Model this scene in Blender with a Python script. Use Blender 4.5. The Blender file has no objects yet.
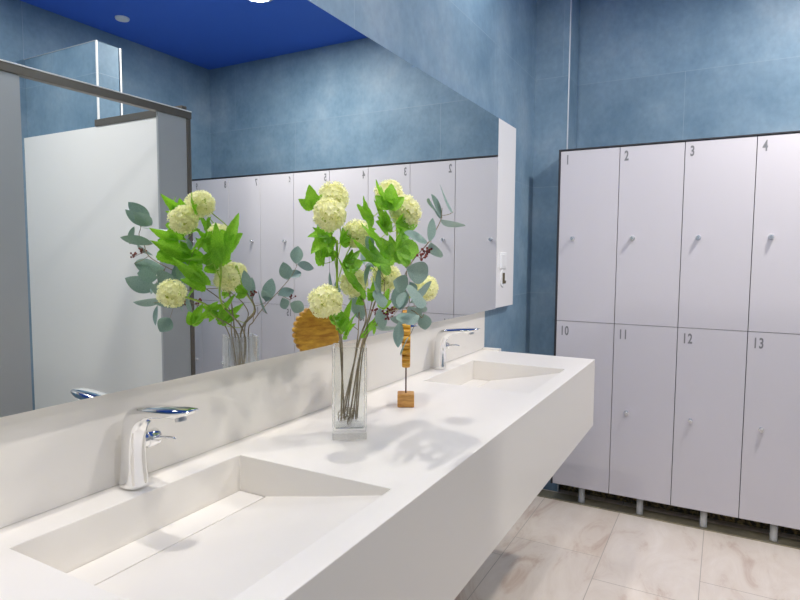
import bpy, bmesh, math, random
from mathutils import Vector, Matrix
R = math.radians
sc = bpy.context.scene
COL = sc.collection
random.seed(7)

# ------------------------------------------------------------------ camera
cd = bpy.data.cameras.new('camera')
cd.sensor_width = 36.0; cd.lens = 590.2 / 800 * 36.0
cd.clip_start = 0.02
co = bpy.data.objects.new('camera', cd); COL.objects.link(co)
co.matrix_world = Matrix(((0.482581, 0.061704, -0.873675, 0.0),
                          (-0.875829, 0.04117, -0.480862, -0.9504),
                          (0.006298, 0.997245, 0.07391, 1.3536), (0, 0, 0, 1)))
sc.camera = co
# ------------------------------------------------------------------ world, view, light
w = bpy.data.worlds.new('world'); sc.world = w; w.use_nodes = True
w.node_tree.nodes['Background'].inputs[0].default_value = (.8, .85, .9, 1)
w.node_tree.nodes['Background'].inputs[1].default_value = 0.3
sc.view_settings.view_transform = 'Standard'; sc.view_settings.look = 'None'
sc.view_settings.gamma = 1.0; sc.view_settings.use_curve_mapping = False
sc.view_settings.exposure = 0.0
cy = sc.cycles
cy.max_bounces = 14; cy.diffuse_bounces = 6; cy.glossy_bounces = 8; cy.transmission_bounces = 12
cy.transparent_max_bounces = 16; cy.caustics_reflective = True; cy.caustics_refractive = True
cy.sample_clamp_indirect = 12.0; cy.sample_clamp_direct = 0; cy.blur_glossy = 0.1
cy.use_denoising = True; cy.use_adaptive_sampling = False
ZC = 2.86          # ceiling height
# ceiling downlights: x, y, watts
DOWN = [(0.79, -0.12, 11.5), (2.30, -0.12, 5), (2.70, -1.49, 31), (0.60, -1.00, 9), (-0.7, -1.0, 15), (1.25, -2.15, 18)]  # the lamp behind the camera is an added fill, not a known fitting
def area(name, loc, size, watts, rot=(0, 0, 0), color=(1, .955, .90), shape='DISK', size_y=None, spread=180):
    l = bpy.data.lights.new(name, 'AREA'); l.shape = shape; l.size = size
    if size_y: l.size_y = size_y
    l.energy = watts; l.color = color; l.spread = R(spread)
    o = bpy.data.objects.new(name, l); COL.objects.link(o); o.location = loc; o.rotation_euler = rot
    return o

# ------------------------------------------------------------------ helpers
def mat(name, col, rough=.5, metal=0.0, spec=.5, **kw):
    m = bpy.data.materials.new(name); m.use_nodes = True
    b = m.node_tree.nodes['Principled BSDF']
    b.inputs['Base Color'].default_value = (*col, 1); b.inputs['Roughness'].default_value = rough
    b.inputs['Metallic'].default_value = metal; b.inputs['Specular IOR Level'].default_value = spec
    for k, v in kw.items(): b.inputs[k.replace('_', ' ')].default_value = v
    return m
def nodes(m): return m.node_tree.nodes, m.node_tree.links, m.node_tree.nodes['Principled BSDF']
def mottled(name, c1, c2, scale, rough, detail=6, stretch=(1, 1, 1), coord='Object', lo=.3, hi=.7):
    m = mat(name, c1, rough); n, l, b = nodes(m)
    tc = n.new('ShaderNodeTexCoord'); mp = n.new('ShaderNodeMapping'); mp.inputs['Scale'].default_value = stretch
    t = n.new('ShaderNodeTexNoise'); t.inputs['Scale'].default_value = scale; t.inputs['Detail'].default_value = detail
    t.inputs['Roughness'].default_value = .62
    r = n.new('ShaderNodeValToRGB'); r.color_ramp.elements[0].position = lo; r.color_ramp.elements[1].position = hi
    r.color_ramp.elements[0].color = (*c1, 1); r.color_ramp.elements[1].color = (*c2, 1)
    l.new(tc.outputs[coord], mp.inputs[0]); l.new(mp.outputs[0], t.inputs[0]); l.new(t.outputs[0], r.inputs[0])
    l.new(r.outputs[0], b.inputs['Base Color'])
    return m
def build(name, bm, m, parent=None, smooth=False, bevel=0, segs=2, kind=None):
    bmesh.ops.recalc_face_normals(bm, faces=bm.faces)
    me = bpy.data.meshes.new(name); bm.to_mesh(me); bm.free()
    for mm in (m if isinstance(m, (list, tuple)) else [m]): me.materials.append(mm)
    if smooth:
        for p in me.polygons: p.use_smooth = True
    o = bpy.data.objects.new(name, me); COL.objects.link(o)
    if bevel:
        bv = o.modifiers.new('bevel', 'BEVEL'); bv.width = bevel; bv.segments = segs
        bv.limit_method = 'ANGLE'; bv.angle_limit = R(40)
    if parent is not None: o.parent = parent
    if kind: o['kind'] = kind
    return o
def tag(o, label, cat, group=None):
    o['label'] = label; o['category'] = cat
    if group: o['group'] = group
    return o
def empty(name, loc, label, cat, group=None, rz=0):
    o = bpy.data.objects.new(name, None); COL.objects.link(o); o.location = loc; o.rotation_euler.z = rz
    o.empty_display_size = .05
    return tag(o, label, cat, group)
def copy_thing(o, parent=None):
    c = o.copy(); COL.objects.link(c)
    if parent is not None: c.parent = parent
    for ch in list(o.children): copy_thing(ch, c)
    return c
def box(bm, x0, x1, y0, y1, z0, z1, mi=0):
    v = [bm.verts.new((x, y, z)) for x in (x0, x1) for y in (y0, y1) for z in (z0, z1)]
    for f in ((0, 1, 3, 2), (4, 6, 7, 5), (0, 4, 5, 1), (2, 3, 7, 6), (0, 2, 6, 4), (1, 5, 7, 3)):
        bm.faces.new([v[i] for i in f]).material_index = mi
    return v
def B(*a):
    bm = bmesh.new(); box(bm, *a); return bm
def frame_at(d):
    d = d.normalized(); a = Vector((0, 0, 1)) if abs(d.z) < .9 else Vector((1, 0, 0))
    s = d.cross(a).normalized(); return s, s.cross(d).normalized()
def tube(bm, pts, rad, n=8, cap=True):
    pts = [Vector(p) for p in pts]; rings = []
    if not isinstance(rad, (list, tuple)): rad = [rad] * len(pts)
    s = None
    for i, p in enumerate(pts):
        d = (pts[min(i + 1, len(pts) - 1)] - pts[max(i - 1, 0)])
        if d.length < 1e-7: d = Vector((0, 0, 1))
        d.normalize()
        if s is None: s, _ = frame_at(d)
        s = (s - d * s.dot(d)).normalized(); t = d.cross(s)
        rings.append([bm.verts.new(p + rad[i] * (s * math.cos(2 * math.pi * k / n) + t * math.sin(2 * math.pi * k / n))) for k in range(n)])
    for a, b in zip(rings, rings[1:]):
        for k in range(n): bm.faces.new((a[k], a[(k + 1) % n], b[(k + 1) % n], b[k]))
    if cap: bm.faces.new(rings[0][::-1]); bm.faces.new(rings[-1])
def smoothline(pts, sub=5):
    P = [Vector(p) for p in pts]; P = [2 * P[0] - P[1]] + P + [2 * P[-1] - P[-2]]; out = []
    for i in range(1, len(P) - 2):
        for k in range(sub):
            t = k / sub; a, b, c, d = P[i - 1:i + 3]
            out.append(.5 * ((2 * b) + (c - a) * t + (2 * a - 5 * b + 4 * c - d) * t * t + (3 * b - a - 3 * c + d) * t ** 3))
    out.append(P[-2]); return out
def text_mesh(name, s, size, xscale, m, parent, matrix, ext=.0004):
    cu = bpy.data.curves.new(name, 'FONT'); cu.body = s; cu.size = size; cu.extrude = ext; cu.offset = .0016; cu.space_character = 1.15
    t = bpy.data.objects.new('tmp', cu); COL.objects.link(t)
    bpy.context.view_layer.update()
    me = bpy.data.meshes.new_from_object(t.evaluated_get(bpy.context.evaluated_depsgraph_get()))
    bpy.data.objects.remove(t)
    me.transform(Matrix.Diagonal((xscale, 1, 1, 1))); me.transform(matrix)
    me.materials.clear(); me.materials.append(m)
    o = bpy.data.objects.new(name, me); COL.objects.link(o); o.parent = parent
    return o

# ------------------------------------------------------------------ materials
def tile_mat(name, ax, off, c1, c2, c3):
    """mottled cement-look blue tile, 1.20 x 0.60 m, fine joints; ax = which object axis runs along the wall"""
    m = mat(name, c1, .55, spec=.35); n, l, b = nodes(m)
    tc = n.new('ShaderNodeTexCoord'); sp = n.new('ShaderNodeSeparateXYZ'); l.new(tc.outputs['Object'], sp.inputs[0])
    cb = n.new('ShaderNodeCombineXYZ'); l.new(sp.outputs['X' if ax == 'x' else 'Y'], cb.inputs[0]); l.new(sp.outputs['Z'], cb.inputs[1])
    mp = n.new('ShaderNodeMapping'); mp.inputs['Location'].default_value = (off[0], off[1], 0); l.new(cb.outputs[0], mp.inputs[0])
    br = n.new('ShaderNodeTexBrick'); br.offset = .5; br.inputs['Scale'].default_value = 1
    br.inputs['Brick Width'].default_value = 1.2; br.inputs['Row Height'].default_value = .6
    br.inputs['Mortar Size'].default_value = .0012; br.inputs['Mortar Smooth'].default_value = .3
    br.inputs['Color1'].default_value = (0.42, .42, .42, 1); br.inputs['Color2'].default_value = (.58, .58, .58, 1)
    l.new(mp.outputs[0], br.inputs[0])
    t1 = n.new('ShaderNodeTexNoise'); t1.inputs['Scale'].default_value = 2.6; t1.inputs['Detail'].default_value = 7; t1.inputs['Roughness'].default_value = .6
    l.new(tc.outputs['Object'], t1.inputs[0])
    r = n.new('ShaderNodeValToRGB'); e = r.color_ramp.elements
    e[0].position = .33; e[0].color = (*c1, 1); e[1].position = .71; e[1].color = (*c3, 1)
    k = e.new(.52); k.color = (*c2, 1)
    l.new(t1.outputs[0], r.inputs[0])
    t2 = n.new('ShaderNodeTexNoise'); t2.inputs['Scale'].default_value = 45; t2.inputs['Detail'].default_value = 4
    mp2 = n.new('ShaderNodeMapping'); mp2.inputs['Scale'].default_value = (1, 1, .75); l.new(tc.outputs['Object'], mp2.inputs[0]); l.new(mp2.outputs[0], t2.inputs[0])
    mx = n.new('ShaderNodeMix'); mx.data_type = 'RGBA'; mx.blend_type = 'OVERLAY'; mx.inputs[0].default_value = .16
    l.new(r.outputs[0], mx.inputs[6]); l.new(t2.outputs[0], mx.inputs[7])
    m2 = n.new('ShaderNodeMix'); m2.data_type = 'RGBA'; m2.blend_type = 'OVERLAY'; m2.inputs[0].default_value = .25
    l.new(mx.outputs[2], m2.inputs[6]); l.new(br.outputs['Color'], m2.inputs[7])
    m3 = n.new('ShaderNodeMix'); m3.data_type = 'RGBA'; l.new(br.outputs['Fac'], m3.inputs[0])
    l.new(m2.outputs[2], m3.inputs[6]); m3.inputs[7].default_value = (*c3, 1)
    l.new(m3.outputs[2], b.inputs['Base Color'])
    return m
BC = ((.13, .225, .315), (.19, .295, .39), (.265, .36, .445))
m_tile_x = tile_mat('blue_tile_along_x', 'x', (-.30, .05 - .0), *BC)
m_tile_y = tile_mat('blue_tile_along_y', 'y', (.72, .05), *BC)
m_ceil = mat('ceiling_blue_paint', (.045, .15, .68), .6, spec=.3)
m_solid = mat('white_solid_surface', (.785, .75, .69), .38, spec=.4)
m_locker = mat('locker_laminate', (.64, .615, .65), .32, spec=.45)
m_lockdark = mat('locker_carcass_charcoal', (.035, .037, .045), .45)
m_num = mat('number_grey', (.22, .22, .23), .5)
m_chrome = mat('chrome', (.88, .88, .88), .06, 1.0)
m_satin = mat('satin_metal', (.62, .62, .63), .32, 1.0)
m_knob = mat('polished_knob', (.85, .85, .86), .25, .9)
m_trim = mat('brushed_trim', (.60, .63, .66), .5, .5)
m_leg = mat('grey_plastic', (.62, .62, .60), .45)
m_mirror = mat('mirror_silver', (.845, .868, .85), .0, 1.0)
m_white = mat('white_panel', (.80, .79, .78), .4)
m_part = mat('partition_grey', (.42, .43, .43), .35, .2)
m_bronze = mat('bronze_anodised', (.16, .14, .115), .35, .5)
m_partw = mat('partition_pale', (.86, .85, .82), .35)
m_plate = mat('plate_white', (.85, .85, .84), .3)
m_darkhole = mat('socket_dark', (.09, .07, .03), .5)
m_wood = mottled('olive_wood', (.42, .17, .03), (.75, .42, .12), 26, .42, stretch=(1, 1, 5))
m_wooddisc = mottled('amber_wood', (.42, .17, .012), (.80, .45, .045), 22, .4, stretch=(1, 1, 4), lo=.35, hi=.65)
m_rod = mat('dark_rod', (.10, .05, .035), .5, .3)
m_gravel = mottled('dark_speckled_base', (.05, .042, .025), (.42, .30, .11), 45, .8, lo=.45, hi=.72)
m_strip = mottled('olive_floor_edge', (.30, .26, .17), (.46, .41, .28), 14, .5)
m_lamp = bpy.data.materials.new('lamp_glow'); m_lamp.use_nodes = True
_n = m_lamp.node_tree.nodes; _n.remove(_n['Principled BSDF']); _e = _n.new('ShaderNodeEmission')
_e.inputs[1].default_value = 30; m_lamp.node_tree.links.new(_e.outputs[0], _n['Material Output'].inputs[0])

# floor: large stone-look tiles laid in rows, built from joint positions
m_floor = mat('floor_stone_tile', (.6, .52, .45), .33, spec=.45); n, l, b = nodes(m_floor)
tc = n.new('ShaderNodeTexCoord')
mp = n.new('ShaderNodeMapping'); mp.inputs['Location'].default_value = (-2.7, .11, 0)
br = n.new('ShaderNodeTexBrick'); br.offset = .25; br.inputs['Scale'].default_value = 1; br.inputs['Brick Width'].default_value = .8
br.inputs['Row Height'].default_value = .4; br.inputs['Mortar Size'].default_value = .0018; br.inputs['Mortar Smooth'].default_value = .2
br.inputs['Color1'].default_value = (.45, .45, .45, 1); br.inputs['Color2'].default_value = (.56, .56, .56, 1)
FLOOR_MAP = mp
l.new(tc.outputs['Object'], mp.inputs[0]); l.new(mp.outputs[0], br.inputs[0])
t1 = n.new('ShaderNodeTexNoise'); t1.inputs['Scale'].default_value = 2.3; t1.inputs['Detail'].default_value = 10; t1.inputs['Roughness'].default_value = .66; t1.inputs['Distortion'].default_value = 1.2
mp1 = n.new('ShaderNodeMapping'); mp1.inputs['Rotation'].default_value = (0, 0, R(35)); mp1.inputs['Scale'].default_value = (1, 2.6, 1)
l.new(tc.outputs['Object'], mp1.inputs[0]); l.new(mp1.outputs[0], t1.inputs[0])
r = n.new('ShaderNodeValToRGB'); e = r.color_ramp.elements
e[0].position = .33; e[0].color = (.64, .50, .41, 1); e[1].position = .66; e[1].color = (.86, .77, .68, 1)
k = e.new(.46); k.color = (.79, .69, .595, 1)
l.new(t1.outputs[0], r.inputs[0])
mx = n.new('ShaderNodeMix'); mx.data_type = 'RGBA'; mx.blend_type = 'OVERLAY'; mx.inputs[0].default_value = .6
l.new(r.outputs[0], mx.inputs[6]); l.new(br.outputs['Color'], mx.inputs[7])
m3 = n.new('ShaderNodeMix'); m3.data_type = 'RGBA'; l.new(br.outputs['Fac'], m3.inputs[0]); l.new(mx.outputs[2], m3.inputs[6])
m3.inputs[7].default_value = (.50, .43, .36, 1); l.new(m3.outputs[2], b.inputs['Base Color'])

def leafmat(name, c1, c2, trans=.25, rough=.45):
    m = mottled(name, c1, c2, 30, rough, coord='Object')
    b = m.node_tree.nodes['Principled BSDF']; n = m.node_tree.nodes; l = m.node_tree.links
    tr = n.new('ShaderNodeBsdfTranslucent'); mx = n.new('ShaderNodeMixShader'); mx.inputs[0].default_value = trans
    src = b.inputs['Base Color'].links[0].from_socket; l.new(src, tr.inputs[0])
    l.new(b.outputs[0], mx.inputs[1]); l.new(tr.outputs[0], mx.inputs[2]); l.new(mx.outputs[0], n['Material Output'].inputs[0])
    return m
m_green = leafmat('viburnum_leaf', (.16, .46, .015), (.40, .74, .05), .42)
m_euc = leafmat('eucalyptus_leaf', (.20, .32, .275), (.38, .50, .43), .15)
m_petal = leafmat('cream_petal', (.94, .92, .50), (.99, .98, .78), .45, .6)
m_core = mat('flower_core', (.45, .55, .10), .7)
m_gstem = mat('green_stem', (.40, .56, .07), .5)
m_bstem = mottled('brown_stem', (.17, .12, .065), (.46, .37, .22), 50, .6)
m_berry = mat('dark_red_berry', (.20, .03, .02), .4)

# glass: part clear transmission, part refracting, so light passes the walls
m_glass = mat('vase_glass', (.97, .99, .98), .0, Transmission_Weight=1.0, IOR=1.45); n, l, b = nodes(m_glass)
tp = n.new('ShaderNodeBsdfTransparent'); tp.inputs[0].default_value = (.985, .995, .99, 1)
mx = n.new('ShaderNodeMixShader'); mx.inputs[0].default_value = .6
l.new(tp.outputs[0], mx.inputs[1]); l.new(b.outputs[0], mx.inputs[2]); l.new(mx.outputs[0], n['Material Output'].inputs[0])

# ------------------------------------------------------------------ room
XN, XF, YW, YM = -1.5, 3.57, -2.80, .034       # near wall, wall behind lockers, opposite wall, mirror wall
def wall(name, bm, m): return build(name, bm, m, kind='structure')
wall('floor', B(XN, XF, YW, YM, -.08, 0), m_floor)
wall('ceiling', B(XN - .1, XF + .1, YW - .1, YM + .1, ZC, ZC + .08), m_ceil)
wall('wall_mirror_side', B(XN - .1, XF + .1, YM, YM + .1, 0, ZC), m_tile_x)
wall('wall_opposite', B(XN - .1, XF + .1, YW - .1, YW, 0, ZC), m_tile_x)
wall('wall_far', B(XF, XF + .1, YW, YM, 0, ZC), m_tile_y)
wall('wall_near', B(XN - .1, XN, YW, YM, 0, ZC), m_tile_y)
wall('wall_column', B(3.358, XF, -.153, YM, 0, ZC), m_tile_y)
wall('trim_1', B(3.355, 3.3615, -.1575, -.151, 0, ZC), m_trim)                 # corner profile of the column
wall('wall_shower_divider', B(2.105, 2.25, YW, -2.115, 0, 2.52), m_tile_y)
wall('trim_2', B(2.101, 2.109, -2.119, -2.109, 2.03, 2.52), m_plate)
wall('trim_3', B(2.243, 2.253, -2.119, -2.109, 2.03, 2.52), m_plate)
wall('trim_4', B(2.101, 2.109, YW, -2.109, 2.519, 2.522), m_trim)

# ------------------------------------------------------------------ ceiling fittings
where = ['over the near basin', 'over the far end of the vanity', 'in front of the lockers, seen in the mirror', 'over the middle of the room', 'added out of view as fill over the near end of the room', 'inside the shower cubicle']
dl0 = None
for (x, y, wt), wh in zip(DOWN, where):
    if dl0 is None:
        dl0 = empty('ceiling_downlight', (x, y, ZC), '', 'ceiling light', 'round ceiling downlights')
        bm = bmesh.new()
        N = 32
        prof = [(.075, 0), (.092, -.002), (.094, -.006), (.074, -.007), (.070, -.001)]
        rg = [[bm.verts.new((r_ * math.cos(2 * math.pi * k / N), r_ * math.sin(2 * math.pi * k / N), z)) for k in range(N)] for r_, z in prof]
        for i in range(5):
            for k in range(N): bm.faces.new((rg[i][k], rg[i][(k + 1) % N], rg[(i + 1) % 5][(k + 1) % N], rg[(i + 1) % 5][k]))
        build('trim_ring', bm, m_plate, dl0, smooth=True)
        bm = bmesh.new(); bmesh.ops.create_cone(bm, cap_ends=True, segments=N, radius1=.069, radius2=.069, depth=.002, matrix=Matrix.Translation((0, 0, -.002)))
        build('lamp_disc', bm, m_lamp, dl0); d = dl0
    else: d = copy_thing(dl0); d.location = (x, y, ZC)
    d['label'] = 'round recessed ceiling downlight ' + wh
    area('downlight_lamp', (x, y, ZC - .012), .06 if y > -.5 else .13, wt)
bm = bmesh.new(); bmesh.ops.create_cone(bm, cap_ends=True, segments=28, radius1=.04, radius2=.045, depth=.014)
o = build('ceiling_sensor', bm, m_plate, bevel=.004); o.location = (2.546, -2.487, ZC - .007)
tag(o, 'small white round sensor on the blue ceiling, seen in the mirror', 'ceiling sensor')

# ------------------------------------------------------------------ mirror, side panel, backsplash
XE, YF, ZT, ZB = 2.572, -.482, .923, .637
o = build('wall_mirror', B(-.4, 2.668, 0, YM - .0002, 1.107, 1.996), m_mirror); tag(o, 'large frameless wall mirror over the vanity counter', 'mirror')
o = build('side_panel', B(2.670, 2.928, 0, YM - .0002, 1.110, 1.997), m_white, bevel=.001); tag(o, 'narrow white wall panel at the right end of the mirror', 'wall panel')
sw = empty('switch_plate', (2.755, 0, 1.336), 'white rectangular switch plate on the narrow white panel beside the mirror', 'switch')
build('plate', B(-.047, .047, -.006, 0, -.040, .040), m_plate, sw, bevel=.002); build('rocker', B(-.036, .036, -.0095, -.005, -.030, .030), m_plate, sw, bevel=.0015)
so = empty('wall_socket', (2.765, 0, 1.25), 'round wall socket with a dark opening under the white switch plate', 'socket')
bm = bmesh.new(); bmesh.ops.create_cone(bm, cap_ends=True, segments=32, radius1=.044, radius2=.042, depth=.005, matrix=Matrix.Translation((0, -.0026, 0)) @ Matrix.Rotation(R(90), 4, 'X'))
build('plate', bm, m_plate, so)
bm = bmesh.new(); box(bm, -.017, .010, -.0075, -.004, -.026, .026); box(bm, .010, .028, -.0075, -.004, -.026, -.012)
build('opening', bm, m_darkhole, so)

# ------------------------------------------------------------------ vanity counter with two slot basins
B1, B2 = (.458, .928), (1.812, 2.282)
YBK, YBF = -.046, -.423
X0 = -.35
def counter():
    bm = bmesh.new(); V = {}
    def v(x, y, z):
        k = (round(x, 5), round(y, 5), round(z, 5))
        if k not in V: V[k] = bm.verts.new(k)
        return V[k]
    def q(*p): bm.faces.new([v(*a) for a in p])
    xs = [X0, B1[0], B1[1], B2[0], B2[1], XE]; YR = YM - .0004; ys = [YF, YBF, YBK, YR]
    for i in range(5):
        for j in range(3):
            if i in (1, 3) and j == 1: continue
            q((xs[i], ys[j], ZT), (xs[i + 1], ys[j], ZT), (xs[i + 1], ys[j + 1], ZT), (xs[i], ys[j + 1], ZT))
    for i in range(5):
        q((xs[i], YF, ZB), (xs[i + 1], YF, ZB), (xs[i + 1], YF, ZT), (xs[i], YF, ZT))
        q((xs[i], YR, ZB), (xs[i + 1], YR, ZB), (xs[i + 1], YR, ZT), (xs[i], YR, ZT))
    for x in (X0, XE): bm.faces.new([v(x, YF, ZB)] + [v(x, y, ZT) for y in ys] + [v(x, YR, ZB)])
    bm.faces.new([v(x, YF, ZB) for x in xs] + [v(x, YR, ZB) for x in xs[::-1]])
    # basin profile in y,z : back wall, trench, sloping bowl, front lip
    pf = [(YBK, ZT), (YBK, .818), (-.1185, .818), (-.1185, .8445), (-.28, .878), (YBF, .910), (YBF, ZT)]
    for a, b_ in (B1, B2):
        for (y0, z0), (y1, z1) in zip(pf, pf[1:]): q((a, y0, z0), (b_, y0, z0), (b_, y1, z1), (a, y1, z1))
        for x in (a, b_): bm.faces.new([v(x, y, z) for y, z in pf])
    return bm
vc = build('vanity_counter', counter(), m_solid, bevel=.0016)
tag(vc, 'long white wall-hung vanity counter with two integrated slot basins', 'sink counter')
for a, b_ in (B1, B2):
    c = build('drain_cover', B(a + .002, b_ - .002, -.1165, YBK - .001, .819, .8445), m_solid, vc, bevel=.001)
bs = build('backsplash', B(X0, 2.605, .029, YM - .0002, ZT + .0006, 1.1065), m_solid, bevel=.0008)
tag(bs, 'white upstand between the vanity counter and the mirror', 'backsplash')
o = build('counter_end_ledge', B(XE + .0002, 2.604, -.055, YM - .0004, .905, .930), m_solid, vc, bevel=.001)

# ------------------------------------------------------------------ faucets
def faucet(x):
    f = empty('basin_faucet', (x, 0, ZT), '', 'faucet', 'chrome basin faucets')
    T = [(.0265, 0), (.0245, .006), (.0205, .035), (.0175, .080), (.0140, .118), (.006, .140), (-.008, .152), (-.032, .157), (-.065, .161), (-.110, .1655), (-.154, .168), (-.164, .1665)]
    U = [(-.030, 0), (-.029, .006), (-.026, .035), (-.0245, .070), (-.026, .096), (-.032, .114), (-.043, .127), (-.060, .137), (-.086, .143), (-.126, .145), (-.154, .155), (-.1655, .164)]
    W = [.0235, .0225, .0205, .0195, .0190, .0190, .0200, .0215, .0225, .0230, .019, .013]
    bm = bmesh.new(); rings = []
    for (ty, tz), (uy, uz), w_ in zip(T, U, W):
        c = Vector((0, (ty + uy) / 2, (tz + uz) / 2)); h = Vector((0, (ty - uy) / 2, (tz - uz) / 2)); ring = []
        for k in range(24):
            a = 2 * math.pi * k / 24; ca, sa = math.cos(a), math.sin(a); e_ = .8
            ring.append(bm.verts.new(c + h * (math.copysign(abs(ca) ** e_, ca)) + Vector((w_ * math.copysign(abs(sa) ** e_, sa), 0, 0))))
        rings.append(ring)
    for a, b_ in zip(rings, rings[1:]):
        for k in range(24): bm.faces.new((a[k], a[(k + 1) % 24], b_[(k + 1) % 24], b_[k]))
    bm.faces.new(rings[0][::-1]); bm.faces.new(rings[-1])
    o = build('spout_body', bm, m_chrome, f, smooth=True); s = o.modifiers.new('s', 'SUBSURF'); s.levels = 1; s.render_levels = 2
    bm = bmesh.new(); tube(bm, [(0, -.130, .152), (0, -.132, .1425)], .010, 20); build('aerator', bm, m_satin, f)
    bm = bmesh.new(); tube(bm, [(.010, -.008, .084), (.022, -.008, .084), (.023, -.008, .084), (.046, -.008, .084), (.049, -.008, .084)], [.013, .013, .0165, .0165, .0145], 28)
    hub = build('lever_hub', bm, m_chrome, f, bevel=.0008)
    for p in hub.data.polygons: p.use_smooth = len(p.vertices) == 4
    bm = bmesh.new(); tube(bm, smoothline([(.040, -.020, .086), (.041, -.036, .0885), (.042, -.054, .0895), (.0425, -.066, .0885)], 4), [.0035] * 9 + [.0028] * 3 + [.002], 12)
    build('lever', bm, m_chrome, hub, smooth=True)
    return f
f1 = faucet(.700); f1['label'] = 'chrome basin faucet with side lever at the near basin'
f2 = copy_thing(f1); f2.location = (2.040, 0, ZT); f2['label'] = 'chrome basin faucet with side lever at the far basin'

# ------------------------------------------------------------------ lockers
XL, Y0, W = 3.215, -.155, .30
ZTp, ZMd, ZBt = 1.915, 1.0100, .1026
def knob_bm():
    bm = bmesh.new()
    tube(bm, [(0, 0, 0), (-.003, 0, 0), (-.0031, 0, 0), (-.018, 0, 0), (-.020, 0, 0)], [.012, .012, .0095, .0095, .008], 20)
    box(bm, -.026, -.019, -.003, .003, -.009, .009)
    return bm
body_me = None
for i in range(9):
    y1 = Y0 - i * W; y0 = y1 - W
    if i == 8: y0 = YW + .004          # the last column is cut to the wall
    lk = empty('locker_column', (XL, (y0 + y1) / 2, 0), 'two-tier grey locker column, upper door numbered %d, lower door numbered %d' % (i + 1, i + 10), 'locker', 'grey two-tier lockers')
    lk.scale.y = (y1 - y0) / W
    if body_me is None:
        b0 = build('carcass', B(.019, .345, -W / 2 + .0004, W / 2 - .0004, .1, ZTp + .004), m_lockdark, lk); body_me = b0.data
        dup_, ddn = (build('door', B(0, .018, -W / 2 + .0016, W / 2 - .0016, z0, z1), m_locker, lk, bevel=.0008) for z0, z1 in ((ZMd + .0015, ZTp), (ZBt, ZMd - .0015)))
        kn = build('knob', knob_bm(), m_knob, dup_); kn.location = (0, W / 2 - .074, 1.453)
        kn2 = kn.copy(); COL.objects.link(kn2); kn2.parent = ddn; kn2.location = (0, W / 2 - .074, .549)
        bm = bmesh.new()
        tube(bm, [(.055, 0, 0), (.055, 0, .012), (.055, 0, .095)], [.0185, .0165, .0165], 20)
        lg = build('leg', bm, m_leg, lk, smooth=False)
        for p in lg.data.polygons: p.use_smooth = len(p.vertices) == 4
        doors = (dup_, ddn); parts0 = (b0, dup_, ddn, lg)
    else:
        ch = []
        for p0 in parts0:
            ch.append(copy_thing(p0, lk))
        doors = (ch[1], ch[2])
        for dd in doors:
            for k_ in list(dd.children):
                if k_.name.startswith('door_number'): bpy.data.objects.remove(k_)
    for dd, num, zt in ((doors[0], i + 1, 1.895), (doors[1], i + 10, .983)):
        mtx = Matrix.Translation((-.0006, W / 2 - (.022 if num != 1 else .027), zt - .048)) @ Matrix(((0, 0, -1, 0), (-1, 0, 0, 0), (0, 1, 0, 0), (0, 0, 0, 1)))
        text_mesh('door_number', str(num), .068, .62, m_num, dd, mtx)
o = build('locker_top_panel', B(XL - .004, 3.569, YW + .002, Y0 + .009, ZTp + .0045, ZTp + .0105), m_lockdark); tag(o, 'thin charcoal top panel lying along the whole locker bank', 'panel')
o = build('locker_end_panel', B(XL - .004, 3.357, Y0 + .0005, Y0 + .009, .1, ZTp + .004), m_lockdark); tag(o, 'thin charcoal side panel closing the locker bank beside locker 1', 'panel')
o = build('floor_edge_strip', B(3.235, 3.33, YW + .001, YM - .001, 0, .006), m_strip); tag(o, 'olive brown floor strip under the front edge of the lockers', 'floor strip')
o = build('locker_plinth', B(3.40, 3.43, YW + .001, -.156, 0, .098), m_gravel); tag(o, 'dark speckled plinth in the gap under the lockers', 'plinth')

# ------------------------------------------------------------------ cubicle opposite (seen in the mirror)
cb = empty('shower_cubicle', (2.09, -1.40, 0), 'grey partition cubicle with bronze top rail, seen in the mirror', 'cubicle')
def cpart(n_, a, m, bevel=0, par=cb):
    a = (a[0] - 2.09, a[1] - 2.09, a[2] + 1.40, a[3] + 1.40, a[4], a[5]); return build(n_, B(*a), m, par, bevel=bevel)
cpart('front_panel', (.30, 1.297, -1.412, -1.400, .12, 2.022), m_part)
cpart('front_panel', (1.915, 2.080, -1.412, -1.400, .12, 2.022), m_part)
cpart('top_rail', (.28, 2.108, -1.425, -1.392, 2.022, 2.055), m_bronze, .002)
cpart('rail_cap', (.28, 2.108, -1.398, -1.390, 2.0555, 2.060), m_plate)
cpart('end_post', (2.081, 2.104, -1.424, -1.394, 0, 2.0215), m_bronze, .002)
cpart('end_post', (.285, .305, -1.424, -1.394, 0, 2.0215), m_bronze, .002)
cpart('divider_panel', (2.083, 2.1005, YW + .001, -1.426, .05, 2.052), m_partw)
cpart('divider_panel', (.290, .305, YW + .001, -1.426, .05, 2.052), m_partw)
cpart('cross_rail', (2.075, 2.108, -2.108, -1.4255, 2.0525, 2.088), m_bronze, .002)
for x in (.6, 1.1, 1.98): cpart('panel_foot', (x - .012, x + .012, -1.414, -1.398, 0, .1195), m_satin)

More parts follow.
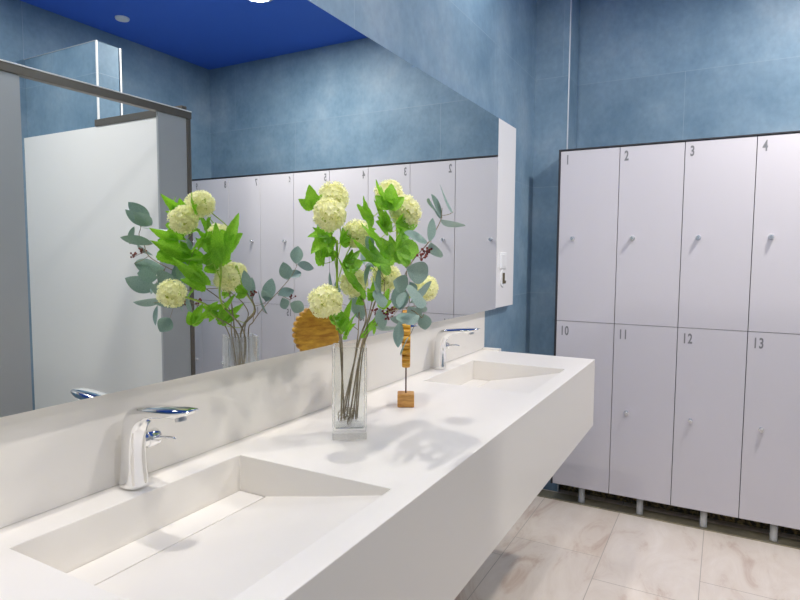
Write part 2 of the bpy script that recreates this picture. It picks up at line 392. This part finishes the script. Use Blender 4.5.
# ------------------------------------------------------------------ glass vase
VY = math.atan2(.776, 1.163)
vx, vy, vh, hw, wl = 1.163, -.174, .218, .0405, .0050
va = empty('glass_vase', (vx, vy, ZT + .0003), 'square clear glass vase holding the flower sprays on the counter', 'vase', rz=VY)
bm = bmesh.new()
def sq(h, z, rr=.004):
    out = []
    for sx, sy, a0 in ((1, 1, 0), (-1, 1, 90), (-1, -1, 180), (1, -1, 270)):
        for k in range(4):
            a = R(a0 + k * 30); out.append(bm.verts.new((sx * (h - rr) + rr * math.cos(a), sy * (h - rr) + rr * math.sin(a), z)))
    return out
rg = [sq(hw - .001, 0), sq(hw, .0015), sq(hw, vh - .001), sq(hw - .001, vh), sq(hw - wl + .001, vh, .0025), sq(hw - wl, vh - .001, .0025), sq(hw - wl, .030, .0025), sq(hw - wl - .003, .026, .0025)]
for a, b_ in zip(rg, rg[1:]):
    for k in range(16): bm.faces.new((a[k], a[(k + 1) % 16], b_[(k + 1) % 16], b_[k]))
bm.faces.new(rg[0][::-1]); bm.faces.new(rg[-1])
build('vase_body', bm, m_glass, va)
# curled twigs at the bottom of the vase
bm = bmesh.new(); rnd = random.Random(3)
for k in range(7):
    pts = []; ph = rnd.random() * 6.3; c = Vector((vx + rnd.uniform(-.007, .007), vy + rnd.uniform(-.007, .007), ZT + .047 + rnd.uniform(-.005, .008)))
    ax = Vector((rnd.uniform(-1, 1), rnd.uniform(-1, 1), rnd.uniform(-.5, .8))).normalized(); s, t = frame_at(ax); r0 = rnd.uniform(.012, .018)
    for j in range(22):
        a = ph + j * .36; pts.append(c + (s * math.cos(a) + t * math.sin(a)) * r0 * (1 + .15 * math.sin(a * 2.3)) + ax * (.0004 * j))
    tube(bm, pts, .0013, 6)
o = build('twig_tangle', bm, m_bstem, smooth=True); tag(o, 'tangle of curled brown twigs at the bottom of the glass vase', 'twigs')

# ------------------------------------------------------------------ wooden disc ornament
sx, sy = 1.480, -.157; SA = math.atan2(sy + .949, sx) 
og = empty('wooden_ornament', (sx, sy, ZT + .0003), 'amber wooden toothed disc on a thin rod and square block, behind the vase', 'ornament', rz=SA)
o = build('block', B(-.024, .024, -.024, .024, 0, .038), m_wood, og, bevel=.0025)
bm = bmesh.new(); tube(bm, [(0, 0, .034), (0, 0, .115)], .0022, 10); build('rod', bm, m_rod, og, smooth=True)
bm = bmesh.new(); N = 208; RD = .083; rows = []
for yy, kk in ((-.0118, .93), (-.0105, .985), (-.004, 1), (.004, 1), (.0105, .985), (.0118, .93)):
    ring = []
    for k in range(N):
        a = 2 * math.pi * k / N; s_ = abs(math.sin(a * 13)); rr = RD * kk * (.91 + .09 * s_ ** .6)
        ring.append(bm.verts.new((rr * math.cos(a), yy, .195 + rr * math.sin(a))))
    rows.append(ring)
for a, b_ in zip(rows, rows[1:]):
    for k in range(N): bm.faces.new((a[k], a[(k + 1) % N], b_[(k + 1) % N], b_[k]))
bm.faces.new(rows[0]); bm.faces.new(rows[-1][::-1])
build('toothed_disc', bm, m_wooddisc, og)
SPRAYS = [
{'kind': 'snow', 'label': 'left tall snowball flower spray with three cream heads and trefoil leaves', 'stem': [(1.148, -0.17, 0.964), (1.156, -0.152, 1.141), (1.103, -0.18, 1.231), (1.103, -0.18, 1.31), (1.103, -0.18, 1.389)], 'twigs': [[(1.103, -0.18, 1.31), (1.08, -0.185, 1.378), (1.02, -0.22, 1.44)], [(1.103, -0.18, 1.34), (1.141, -0.165, 1.402), (1.06, -0.2, 1.48)], [(1.103, -0.18, 1.288), (1.098, -0.205, 1.349), (1.132, -0.215, 1.399)]], 'heads': [(1.06, -0.2, 1.48, 0.036), (1.02, -0.22, 1.44, 0.038), (1.132, -0.215, 1.403, 0.036)], 'tri': [(1.025, -0.175, 1.455, 1.005, -0.175, 1.502, -0.72, -0.62, -0.31, 0.051), (1.069, -0.18, 1.395, 1.004, -0.18, 1.361, -0.36, -0.63, 0.69, 0.057), (1.095, -0.175, 1.367, 1.053, -0.175, 1.349, -0.19, -0.88, 0.44, 0.036), (1.079, -0.205, 1.382, 1.131, -0.205, 1.417, -0.08, -0.99, 0.11, 0.039), (1.083, -0.21, 1.327, 1.17, -0.21, 1.342, -0.02, -0.99, 0.1, 0.051), (1.083, -0.215, 1.34, 1.153, -0.215, 1.367, 0.01, -1.0, -0.02, 0.031), (1.068, -0.175, 1.388, 1.021, -0.175, 1.413, -0.03, -1.0, -0.06, 0.03), (1.096, -0.155, 1.362, 1.14, -0.155, 1.465, -0.73, 0.61, 0.31, 0.052), (1.082, -0.155, 1.336, 1.065, -0.155, 1.435, -0.88, 0.44, -0.16, 0.058)]},
{'kind': 'snow', 'label': 'short snowball flower spray, lone cream head hanging at the left over the vase rim', 'stem': [(1.141, -0.165, 0.964), (1.145, -0.165, 1.141), (1.084, -0.19, 1.199), (1.061, -0.193, 1.23), (0.99, -0.23, 1.262)], 'twigs': [], 'heads': [(0.99, -0.23, 1.26, 0.038)], 'tri': [(1.066, -0.187, 1.212, 1.125, -0.187, 1.225, -0.06, -0.96, 0.27, 0.037), (1.077, -0.187, 1.215, 1.108, -0.187, 1.203, -0.22, -0.78, -0.58, 0.024), (1.099, -0.185, 1.186, 1.157, -0.185, 1.255, -0.15, -0.98, 0.12, 0.039), (1.058, -0.238, 1.175, 1.092, -0.238, 1.229, -0.65, 0.65, 0.41, 0.042)]},
{'kind': 'snow', 'label': 'right tall snowball flower spray with a green leaf over its topmost cream head', 'stem': [(1.17, -0.179, 0.964), (1.172, -0.203, 1.141), (1.183, -0.227, 1.232), (1.188, -0.256, 1.31), (1.208, -0.274, 1.377), (1.191, -0.285, 1.432)], 'twigs': [[(1.208, -0.274, 1.377), (1.196, -0.285, 1.425), (1.144, -0.291, 1.478)], [(1.208, -0.274, 1.368), (1.173, -0.309, 1.408), (1.13, -0.335, 1.45)], [(1.188, -0.256, 1.31), (1.175, -0.25, 1.34)]], 'heads': [(1.134, -0.297, 1.488, 0.035), (1.13, -0.34, 1.45, 0.038)], 'tri': [(1.083, -0.327, 1.452, 1.087, -0.327, 1.507, -0.86, -0.5, 0.06, 0.057), (1.082, -0.344, 1.421, 1.187, -0.344, 1.422, 0.0, -1.0, -0.1, 0.052), (1.062, -0.356, 1.366, 1.175, -0.356, 1.372, -0.0, -1.0, 0.07, 0.077), (1.072, -0.35, 1.387, 1.143, -0.35, 1.406, 0.03, -0.99, -0.13, 0.034), (1.19, -0.274, 1.356, 1.101, -0.274, 1.397, -0.19, -0.89, -0.41, 0.055), (1.153, -0.274, 1.417, 1.161, -0.274, 1.458, -0.31, -0.95, 0.07, 0.041), (1.18, -0.274, 1.34, 1.061, -0.274, 1.343, 0.02, -0.66, 0.75, 0.034), (1.099, -0.332, 1.363, 1.158, -0.332, 1.337, -0.33, -0.56, -0.76, 0.046), (1.171, -0.274, 1.409, 1.109, -0.274, 1.475, -0.17, -0.97, -0.15, 0.035), (1.142, -0.297, 1.335, 0.984, -0.297, 1.385, -0.13, 0.91, -0.4, 0.063), (1.109, -0.274, 1.44, 1.033, -0.274, 1.461, -0.1, 0.93, -0.36, 0.062), (1.118, -0.321, 1.46, 1.036, -0.321, 1.506, -0.35, 0.69, -0.63, 0.05), (1.08, -0.309, 1.392, 0.995, -0.309, 1.42, -0.18, 0.81, -0.56, 0.049), (1.114, -0.25, 1.275, 1.004, -0.25, 1.346, -0.3, 0.83, -0.47, 0.052), (1.119, -0.227, 1.393, 1.191, -0.227, 1.416, -0.13, 0.91, 0.4, 0.049)]},
{'kind': 'snow', 'label': 'middle snowball flower spray with two cream heads low behind the bright green stem', 'stem': [(1.159, -0.159, 0.964), (1.178, -0.188, 1.141), (1.227, -0.18, 1.201), (1.192, -0.19, 1.268), (1.185, -0.2, 1.309), (1.193, -0.215, 1.325), (1.205, -0.233, 1.304)], 'twigs': [[(1.192, -0.19, 1.268), (1.168, -0.2, 1.288)]], 'heads': [(1.142, -0.2, 1.291, 0.036), (1.213, -0.244, 1.302, 0.038)], 'tri': [(1.17, -0.227, 1.251, 1.187, -0.227, 1.302, -0.58, -0.79, 0.2, 0.022), (1.101, -0.297, 1.241, 1.14, -0.297, 1.283, -0.59, -0.59, 0.55, 0.029), (1.2, -0.185, 1.248, 1.148, -0.185, 1.274, 0.15, -0.94, 0.3, 0.044), (1.149, -0.227, 1.167, 1.233, -0.227, 1.223, -0.5, 0.44, 0.75, 0.038), (1.155, -0.262, 1.205, 1.099, -0.262, 1.188, -0.06, 0.98, 0.19, 0.043)]},
{'kind': 'snow', 'label': 'low snowball flower spray whose cream head shows behind the eucalyptus at the right', 'stem': [(1.175, -0.166, 0.964), (1.186, -0.196, 1.141), (1.252, -0.205, 1.201), (1.276, -0.262, 1.246), (1.298, -0.303, 1.271)], 'twigs': [], 'heads': [(1.297, -0.309, 1.276, 0.034)], 'tri': [(1.205, -0.274, 1.239, 1.244, -0.274, 1.282, -0.19, -0.97, 0.18, 0.037)]},
{'kind': 'euc', 'label': 'long eucalyptus spray arching to the right with thin leaves at its tip', 'stem': [(1.177, -0.186, 0.964), (1.168, -0.211, 1.141), (1.187, -0.239, 1.208), (1.147, -0.309, 1.274), (1.065, -0.391, 1.342), (1.067, -0.426, 1.38), (1.066, -0.444, 1.406), (1.076, -0.45, 1.428), (1.07, -0.455, 1.449)], 'twigs': [], 'oval': [(1.081, -0.45, 1.432, 1.03, -0.45, 1.473, 0.05, -1.0, 0.06, 0.023), (1.076, -0.45, 1.428, 1.257, -0.426, 1.423, 0.0, -0.24, -0.97, 0.03), (1.035, -0.444, 1.382, 1.052, -0.444, 1.429, -0.28, -0.95, 0.1, 0.025), (1.056, -0.438, 1.382, 1.104, -0.438, 1.351, -0.55, -0.0, -0.83, 0.029), (1.086, -0.415, 1.383, 0.987, -0.415, 1.398, 0.07, -0.86, 0.5, 0.028), (1.018, -0.403, 1.331, 1.116, -0.403, 1.313, -0.05, -0.96, -0.28, 0.047), (1.071, -0.379, 1.293, 1.008, -0.38, 1.305, -0.05, -0.97, -0.25, 0.038), (1.08, -0.356, 1.241, 1.075, -0.356, 1.296, -0.77, -0.63, -0.07, 0.038), (1.058, -0.391, 1.259, 1.16, -0.391, 1.3, 0.06, -0.99, -0.15, 0.026), (1.069, -0.374, 1.28, 1.044, -0.374, 1.249, -0.78, -0.06, 0.63, 0.024), (1.114, -0.46, 1.444, 1.047, -0.46, 1.494, -0.27, 0.89, -0.37, 0.041), (1.103, -0.438, 1.435, 1.045, -0.438, 1.467, -0.32, 0.73, -0.6, 0.04)], 'berries': [(1.036, -0.426, 1.354), (1.058, -0.426, 1.362)]},
{'kind': 'euc', 'label': 'low eucalyptus spray hanging over the toothed wooden disc with rounded leaves', 'stem': [(1.168, -0.188, 0.964), (1.158, -0.21, 1.141), (1.13, -0.262, 1.206), (1.1, -0.321, 1.234), (1.102, -0.356, 1.244), (1.11, -0.374, 1.248)], 'twigs': [[(1.102, -0.356, 1.244), (1.115, -0.374, 1.235), (1.136, -0.379, 1.221)]], 'oval': [(1.038, -0.356, 1.228, 1.14, -0.356, 1.215, -0.07, -0.86, -0.51, 0.024), (1.094, -0.368, 1.249, 1.15, -0.368, 1.219, -0.39, -0.56, -0.73, 0.03), (1.146, -0.379, 1.229, 1.152, -0.38, 1.193, -0.88, -0.46, -0.14, 0.031), (1.059, -0.368, 1.219, 1.051, -0.368, 1.166, -0.98, -0.15, 0.14, 0.024), (1.097, -0.297, 1.241, 1.11, -0.297, 1.192, -0.94, -0.21, -0.25, 0.028), (1.096, -0.286, 1.201, 1.199, -0.286, 1.186, -0.13, -0.49, -0.86, 0.023), (1.117, -0.379, 1.252, 1.156, -0.379, 1.232, -0.42, -0.39, -0.81, 0.022), (1.098, -0.379, 1.271, 1.08, -0.379, 1.301, -0.39, -0.89, -0.24, 0.024), (1.089, -0.415, 1.257, 0.998, -0.415, 1.293, -0.14, 0.92, -0.36, 0.046), (1.102, -0.391, 1.23, 1.002, -0.391, 1.231, -0.01, 0.7, -0.71, 0.033), (1.098, -0.368, 1.182, 1.064, -0.368, 1.148, -0.41, 0.82, 0.39, 0.043)], 'berries': [(1.115, -0.274, 1.232), (1.104, -0.321, 1.235), (1.101, -0.315, 1.227)]},
{'kind': 'euc', 'label': 'eucalyptus spray leaning away to the far side of the vase, best seen in the mirror', 'stem': [(1.177, -0.156, 0.964), (1.193, -0.175, 1.141), (1.207, -0.17, 1.173), (1.234, -0.155, 1.212), (1.265, -0.135, 1.25), (1.297, -0.115, 1.291), (1.328, -0.115, 1.324)], 'twigs': [[(1.207, -0.17, 1.173), (1.168, -0.13, 1.221), (1.159, -0.135, 1.263)], [(1.265, -0.135, 1.25), (1.284, -0.105, 1.231)]], 'oval': [(1.288, -0.115, 1.286, 1.268, -0.115, 1.336, -0.68, 0.67, -0.28, 0.036), (1.324, -0.115, 1.33, 1.333, -0.115, 1.381, -0.86, 0.49, 0.16, 0.037), (1.328, -0.115, 1.33, 1.407, -0.115, 1.317, 0.03, 0.98, 0.18, 0.028), (1.293, -0.115, 1.294, 1.346, -0.115, 1.307, -0.15, 0.78, 0.61, 0.027), (1.197, -0.115, 1.23, 1.222, -0.115, 1.293, -0.69, 0.68, 0.27, 0.035), (1.213, -0.115, 1.235, 1.183, -0.115, 1.263, -0.61, 0.43, -0.66, 0.025), (1.246, -0.115, 1.246, 1.314, -0.115, 1.257, -0.09, 0.81, 0.57, 0.03), (1.262, -0.115, 1.237, 1.279, -0.115, 1.205, -0.37, 0.91, -0.2, 0.029), (1.284, -0.105, 1.222, 1.346, -0.105, 1.198, -0.11, 0.95, -0.29, 0.037), (1.159, -0.135, 1.258, 1.138, -0.135, 1.316, -0.76, 0.58, -0.28, 0.026), (1.166, -0.135, 1.237, 1.167, -0.135, 1.297, -0.97, 0.22, 0.02, 0.024), (1.248, -0.155, 1.193, 1.211, -0.155, 1.261, -0.59, -0.74, -0.32, 0.035)], 'berries': [(1.163, -0.125, 1.256), (1.295, -0.11, 1.238)]},
{'kind': 'euc', 'label': 'eucalyptus sprig between the snowball stems with leaves turned to the mirror', 'stem': [(1.155, -0.154, 0.964), (1.187, -0.184, 1.141), (1.212, -0.195, 1.204), (1.168, -0.239, 1.261), (1.089, -0.309, 1.261), (1.097, -0.309, 1.3)], 'twigs': [], 'oval': [(1.076, -0.321, 1.256, 1.025, -0.321, 1.315, -0.38, 0.86, -0.33, 0.042), (1.083, -0.309, 1.261, 1.078, -0.309, 1.335, -0.77, 0.64, -0.05, 0.037), (1.07, -0.333, 1.261, 1.009, -0.332, 1.274, -0.09, 0.9, -0.43, 0.039), (1.081, -0.285, 1.335, 1.057, -0.285, 1.289, -0.28, 0.95, 0.14, 0.036), (1.101, -0.274, 1.367, 1.077, -0.274, 1.396, -0.28, -0.93, -0.24, 0.025)], 'berries': []}
]
# ------------------------------------------------------------------ flower sprays
def trefoil_mesh(name, m, cup, seed):
    """three pointed, toothed lobes grown from one base; unit length along +Y"""
    rnd = random.Random(seed); bm = bmesh.new()
    for ang, ln, wd, z0 in ((0, 1.0, .56, 0), (46, .74, .46, .012), (-46, .74, .46, -.012)):
        A = R(ang + rnd.uniform(-4, 4)); rows = []
        for k in range(13):
            t = k / 12; hw = wd * .5 * (math.sin(math.pi * min(1, t ** .85)) ** .8 if 0 < t < 1 else 0) * (1 + (.09 if k % 2 else -.03))
            hw = max(hw, .02 * (1 - t)); row = []
            for c in (-1, -.5, 0, .5, 1):
                x, y = hw * c, t * ln - abs(c) * hw * .25
                z = z0 + cup * abs(hw * c) - .22 * (t - .35) ** 2 + .03 + .012 * math.sin(t * 19 + c * 2)
                xr = x * math.cos(A) + y * math.sin(A); yr = -x * math.sin(A) + y * math.cos(A)
                row.append(bm.verts.new((xr, yr, z)))
            rows.append(row)
        for a, b_ in zip(rows, rows[1:]):
            for k in range(4): bm.faces.new((a[k], a[k + 1], b_[k + 1], b_[k]))
    me = bpy.data.meshes.new(name); bm.to_mesh(me); bm.free(); me.materials.append(m)
    for p in me.polygons: p.use_smooth = True
    return me
def oval():
    return [(.5 * math.sin(math.pi * t) ** .75 * (1 - .12 * (t - .5)), t) for t in [k / 10 for k in range(11)]]
def leaf_mesh(name, half, m, cup, rows=3):
    bm = bmesh.new(); L = []
    n_ = len(half)
    cols = [-1, -.55, 0, .55, 1]
    grid = []
    for (x, y) in half:
        # the midrib row: ease lobes toward the rib
        grid.append([bm.verts.new((x * c, y if c else min(1, max(0, y)), cup * (abs(c) * x * 1.3) ** 1.1 - .10 * (y - .4) ** 2 + .03)) for c in cols])
    for a, b_ in zip(grid, grid[1:]):
        for k in range(4):
            try: bm.faces.new((a[k], a[k + 1], b_[k + 1], b_[k]))
            except ValueError: pass
    bmesh.ops.remove_doubles(bm, verts=bm.verts, dist=.0005)
    me = bpy.data.meshes.new(name); bmesh.ops.recalc_face_normals(bm, faces=bm.faces); bm.to_mesh(me); bm.free(); me.materials.append(m)
    for p in me.polygons: p.use_smooth = True
    return me
me_tri = [trefoil_mesh('trefoil_leaf', m_green, c, k) for k, c in enumerate((.35, .6))]
me_ov = [leaf_mesh('oval_leaf', oval(), m_euc, c) for c in (.10, .22)]
def head_mesh(seed):
    """a ball of some ninety four-petalled florets round a green core"""
    rnd = random.Random(seed); bm = bmesh.new()
    bmesh.ops.create_icosphere(bm, subdivisions=2, radius=.66)
    for f in bm.faces: f.material_index = 1
    NF = 150
    for i in range(NF):
        z = 1 - 2 * (i + .5) / NF; a = i * 2.39996 + rnd.uniform(-.12, .12); q = math.sqrt(1 - z * z)
        d = Vector((q * math.cos(a), q * math.sin(a), z)); d = (d + Vector([rnd.uniform(-.1, .1) for _ in range(3)])).normalized()
        s, t = frame_at(d); c = d * rnd.uniform(.68, 1.06); rot = rnd.random() * 6.3; sz = rnd.uniform(.20, .28)
        for k in range(5):
            b0 = rot + k * 2 * math.pi / 5; u = s * math.cos(b0) + t * math.sin(b0); w_ = d.cross(u)
            p = [c, c + u * sz * .45 + w_ * sz * .36 + d * .03, c + u * sz * .95 + w_ * sz * .26 + d * .14, c + u * sz * 1.08 + d * .09, c + u * sz * .95 - w_ * sz * .26 + d * .14, c + u * sz * .45 - w_ * sz * .36 + d * .03]
            bm.faces.new([bm.verts.new(v_) for v_ in p]).material_index = 0
    me = bpy.data.meshes.new('flower_head'); bm.to_mesh(me); bm.free(); me.materials.append(m_petal); me.materials.append(m_core)
    return me
me_head = [head_mesh(s) for s in (1, 2, 3)]
def place_leaf(name, me, t, parent, org):
    a, b_, nn, wd = Vector(t[0:3]), Vector(t[3:6]), Vector(t[6:9]).normalized(), t[9]
    y = b_ - a; L = y.length; yn = y / L; zn = (nn - yn * nn.dot(yn)).normalized(); xn = yn.cross(zn)
    M = Matrix(((xn.x * wd, y.x, zn.x * wd, a.x - org.x), (xn.y * wd, y.y, zn.y * wd, a.y - org.y), (xn.z * wd, y.z, zn.z * wd, a.z - org.z), (0, 0, 0, 1)))
    o = bpy.data.objects.new(name, me); COL.objects.link(o); o.parent = parent; o.matrix_local = M
    return o
hi = 0
for sp in SPRAYS:
    org = Vector(sp['stem'][0]); snow = sp['kind'] == 'snow'
    e = empty('snowball_flower_spray' if snow else 'eucalyptus_spray', org, sp['label'], 'flower spray' if snow else 'leaf spray')
    L = smoothline(sp['stem'], 6); n_ = len(L); bm = bmesh.new()
    L = [p - org for p in L]
    cut = int(n_ * .5) if snow and len(sp['stem']) > 4 else n_
    r0, r1 = (.0021, .0017) if snow else (.0017, .0008)
    rad = [r0 + (r1 - r0) * k / (n_ - 1) for k in range(n_)]
    tube(bm, L[:cut], rad[:cut], 7)
    st = build('stem', bm, m_bstem, e, smooth=True)
    if cut < n_:
        bm = bmesh.new(); tube(bm, L[cut - 1:], [max(r_, .0027) for r_ in rad[cut - 1:]], 7); build('green_stem', bm, m_gstem, e, smooth=True)
    for tw in sp['twigs']:
        bm = bmesh.new(); tube(bm, [p - org for p in smoothline(tw, 4)], .0014 if snow else .0010, 6); build('twig', bm, m_gstem if snow else m_bstem, e, smooth=True)
    for h in sp.get('heads', []):
        o = bpy.data.objects.new('flower_head', me_head[hi % 3]); COL.objects.link(o); o.parent = e
        o.location = Vector(h[:3]) - org; o.scale = (h[3] * .84,) * 3; o.rotation_euler = (hi * 1.1, hi * .7, hi * 2.1); hi += 1
    pts = [Vector(p) for p in smoothline(sp['stem'], 6)] + [q for tw in sp['twigs'] for q in smoothline(tw, 4)]
    for k, t in enumerate(sp.get('tri', [])):
        lf = place_leaf('leaf', me_tri[k % 2], t, e, org)
        a = Vector(t[:3]); nb = min(pts, key=lambda p: (p - a).length)
        if .003 < (nb - a).length < .12:
            bm = bmesh.new(); tube(bm, [p - org for p in smoothline([nb, (nb + a) / 2 + Vector((0, 0, -.002)), a], 3)], .0009, 6); build('leaf_stalk', bm, m_gstem, e, smooth=True)
    for k, t in enumerate(sp.get('oval', [])):
        place_leaf('leaf', me_ov[k % 2], t, e, org)
        a = Vector(t[:3]); nb = min(pts, key=lambda p: (p - a).length)
        if .003 < (nb - a).length < .12:
            bm = bmesh.new(); tube(bm, [p - org for p in smoothline([nb, (nb + a) / 2 + Vector((0, 0, -.002)), a], 3)], .0007, 6); build('leaf_stalk', bm, m_bstem, e, smooth=True)
    for k, c in enumerate(sp.get('berries', [])):
        rn = random.Random(k + hi); bm = bmesh.new(); c = Vector(c) - org
        for j in range(9):
            q = c + Vector([rn.uniform(-.009, .009) for _ in range(3)])
            bmesh.ops.create_icosphere(bm, subdivisions=2, radius=.0027, matrix=Matrix.Translation(q))
            tube(bm, [c + Vector((0, 0, -.006)), q], .0005, 5)
        nb = min(pts, key=lambda p: (p - org - c).length)
        tube(bm, [nb - org, c + Vector((0, 0, -.006))], .0006, 5)
        build('berry_cluster', bm, m_berry, e, smooth=True)
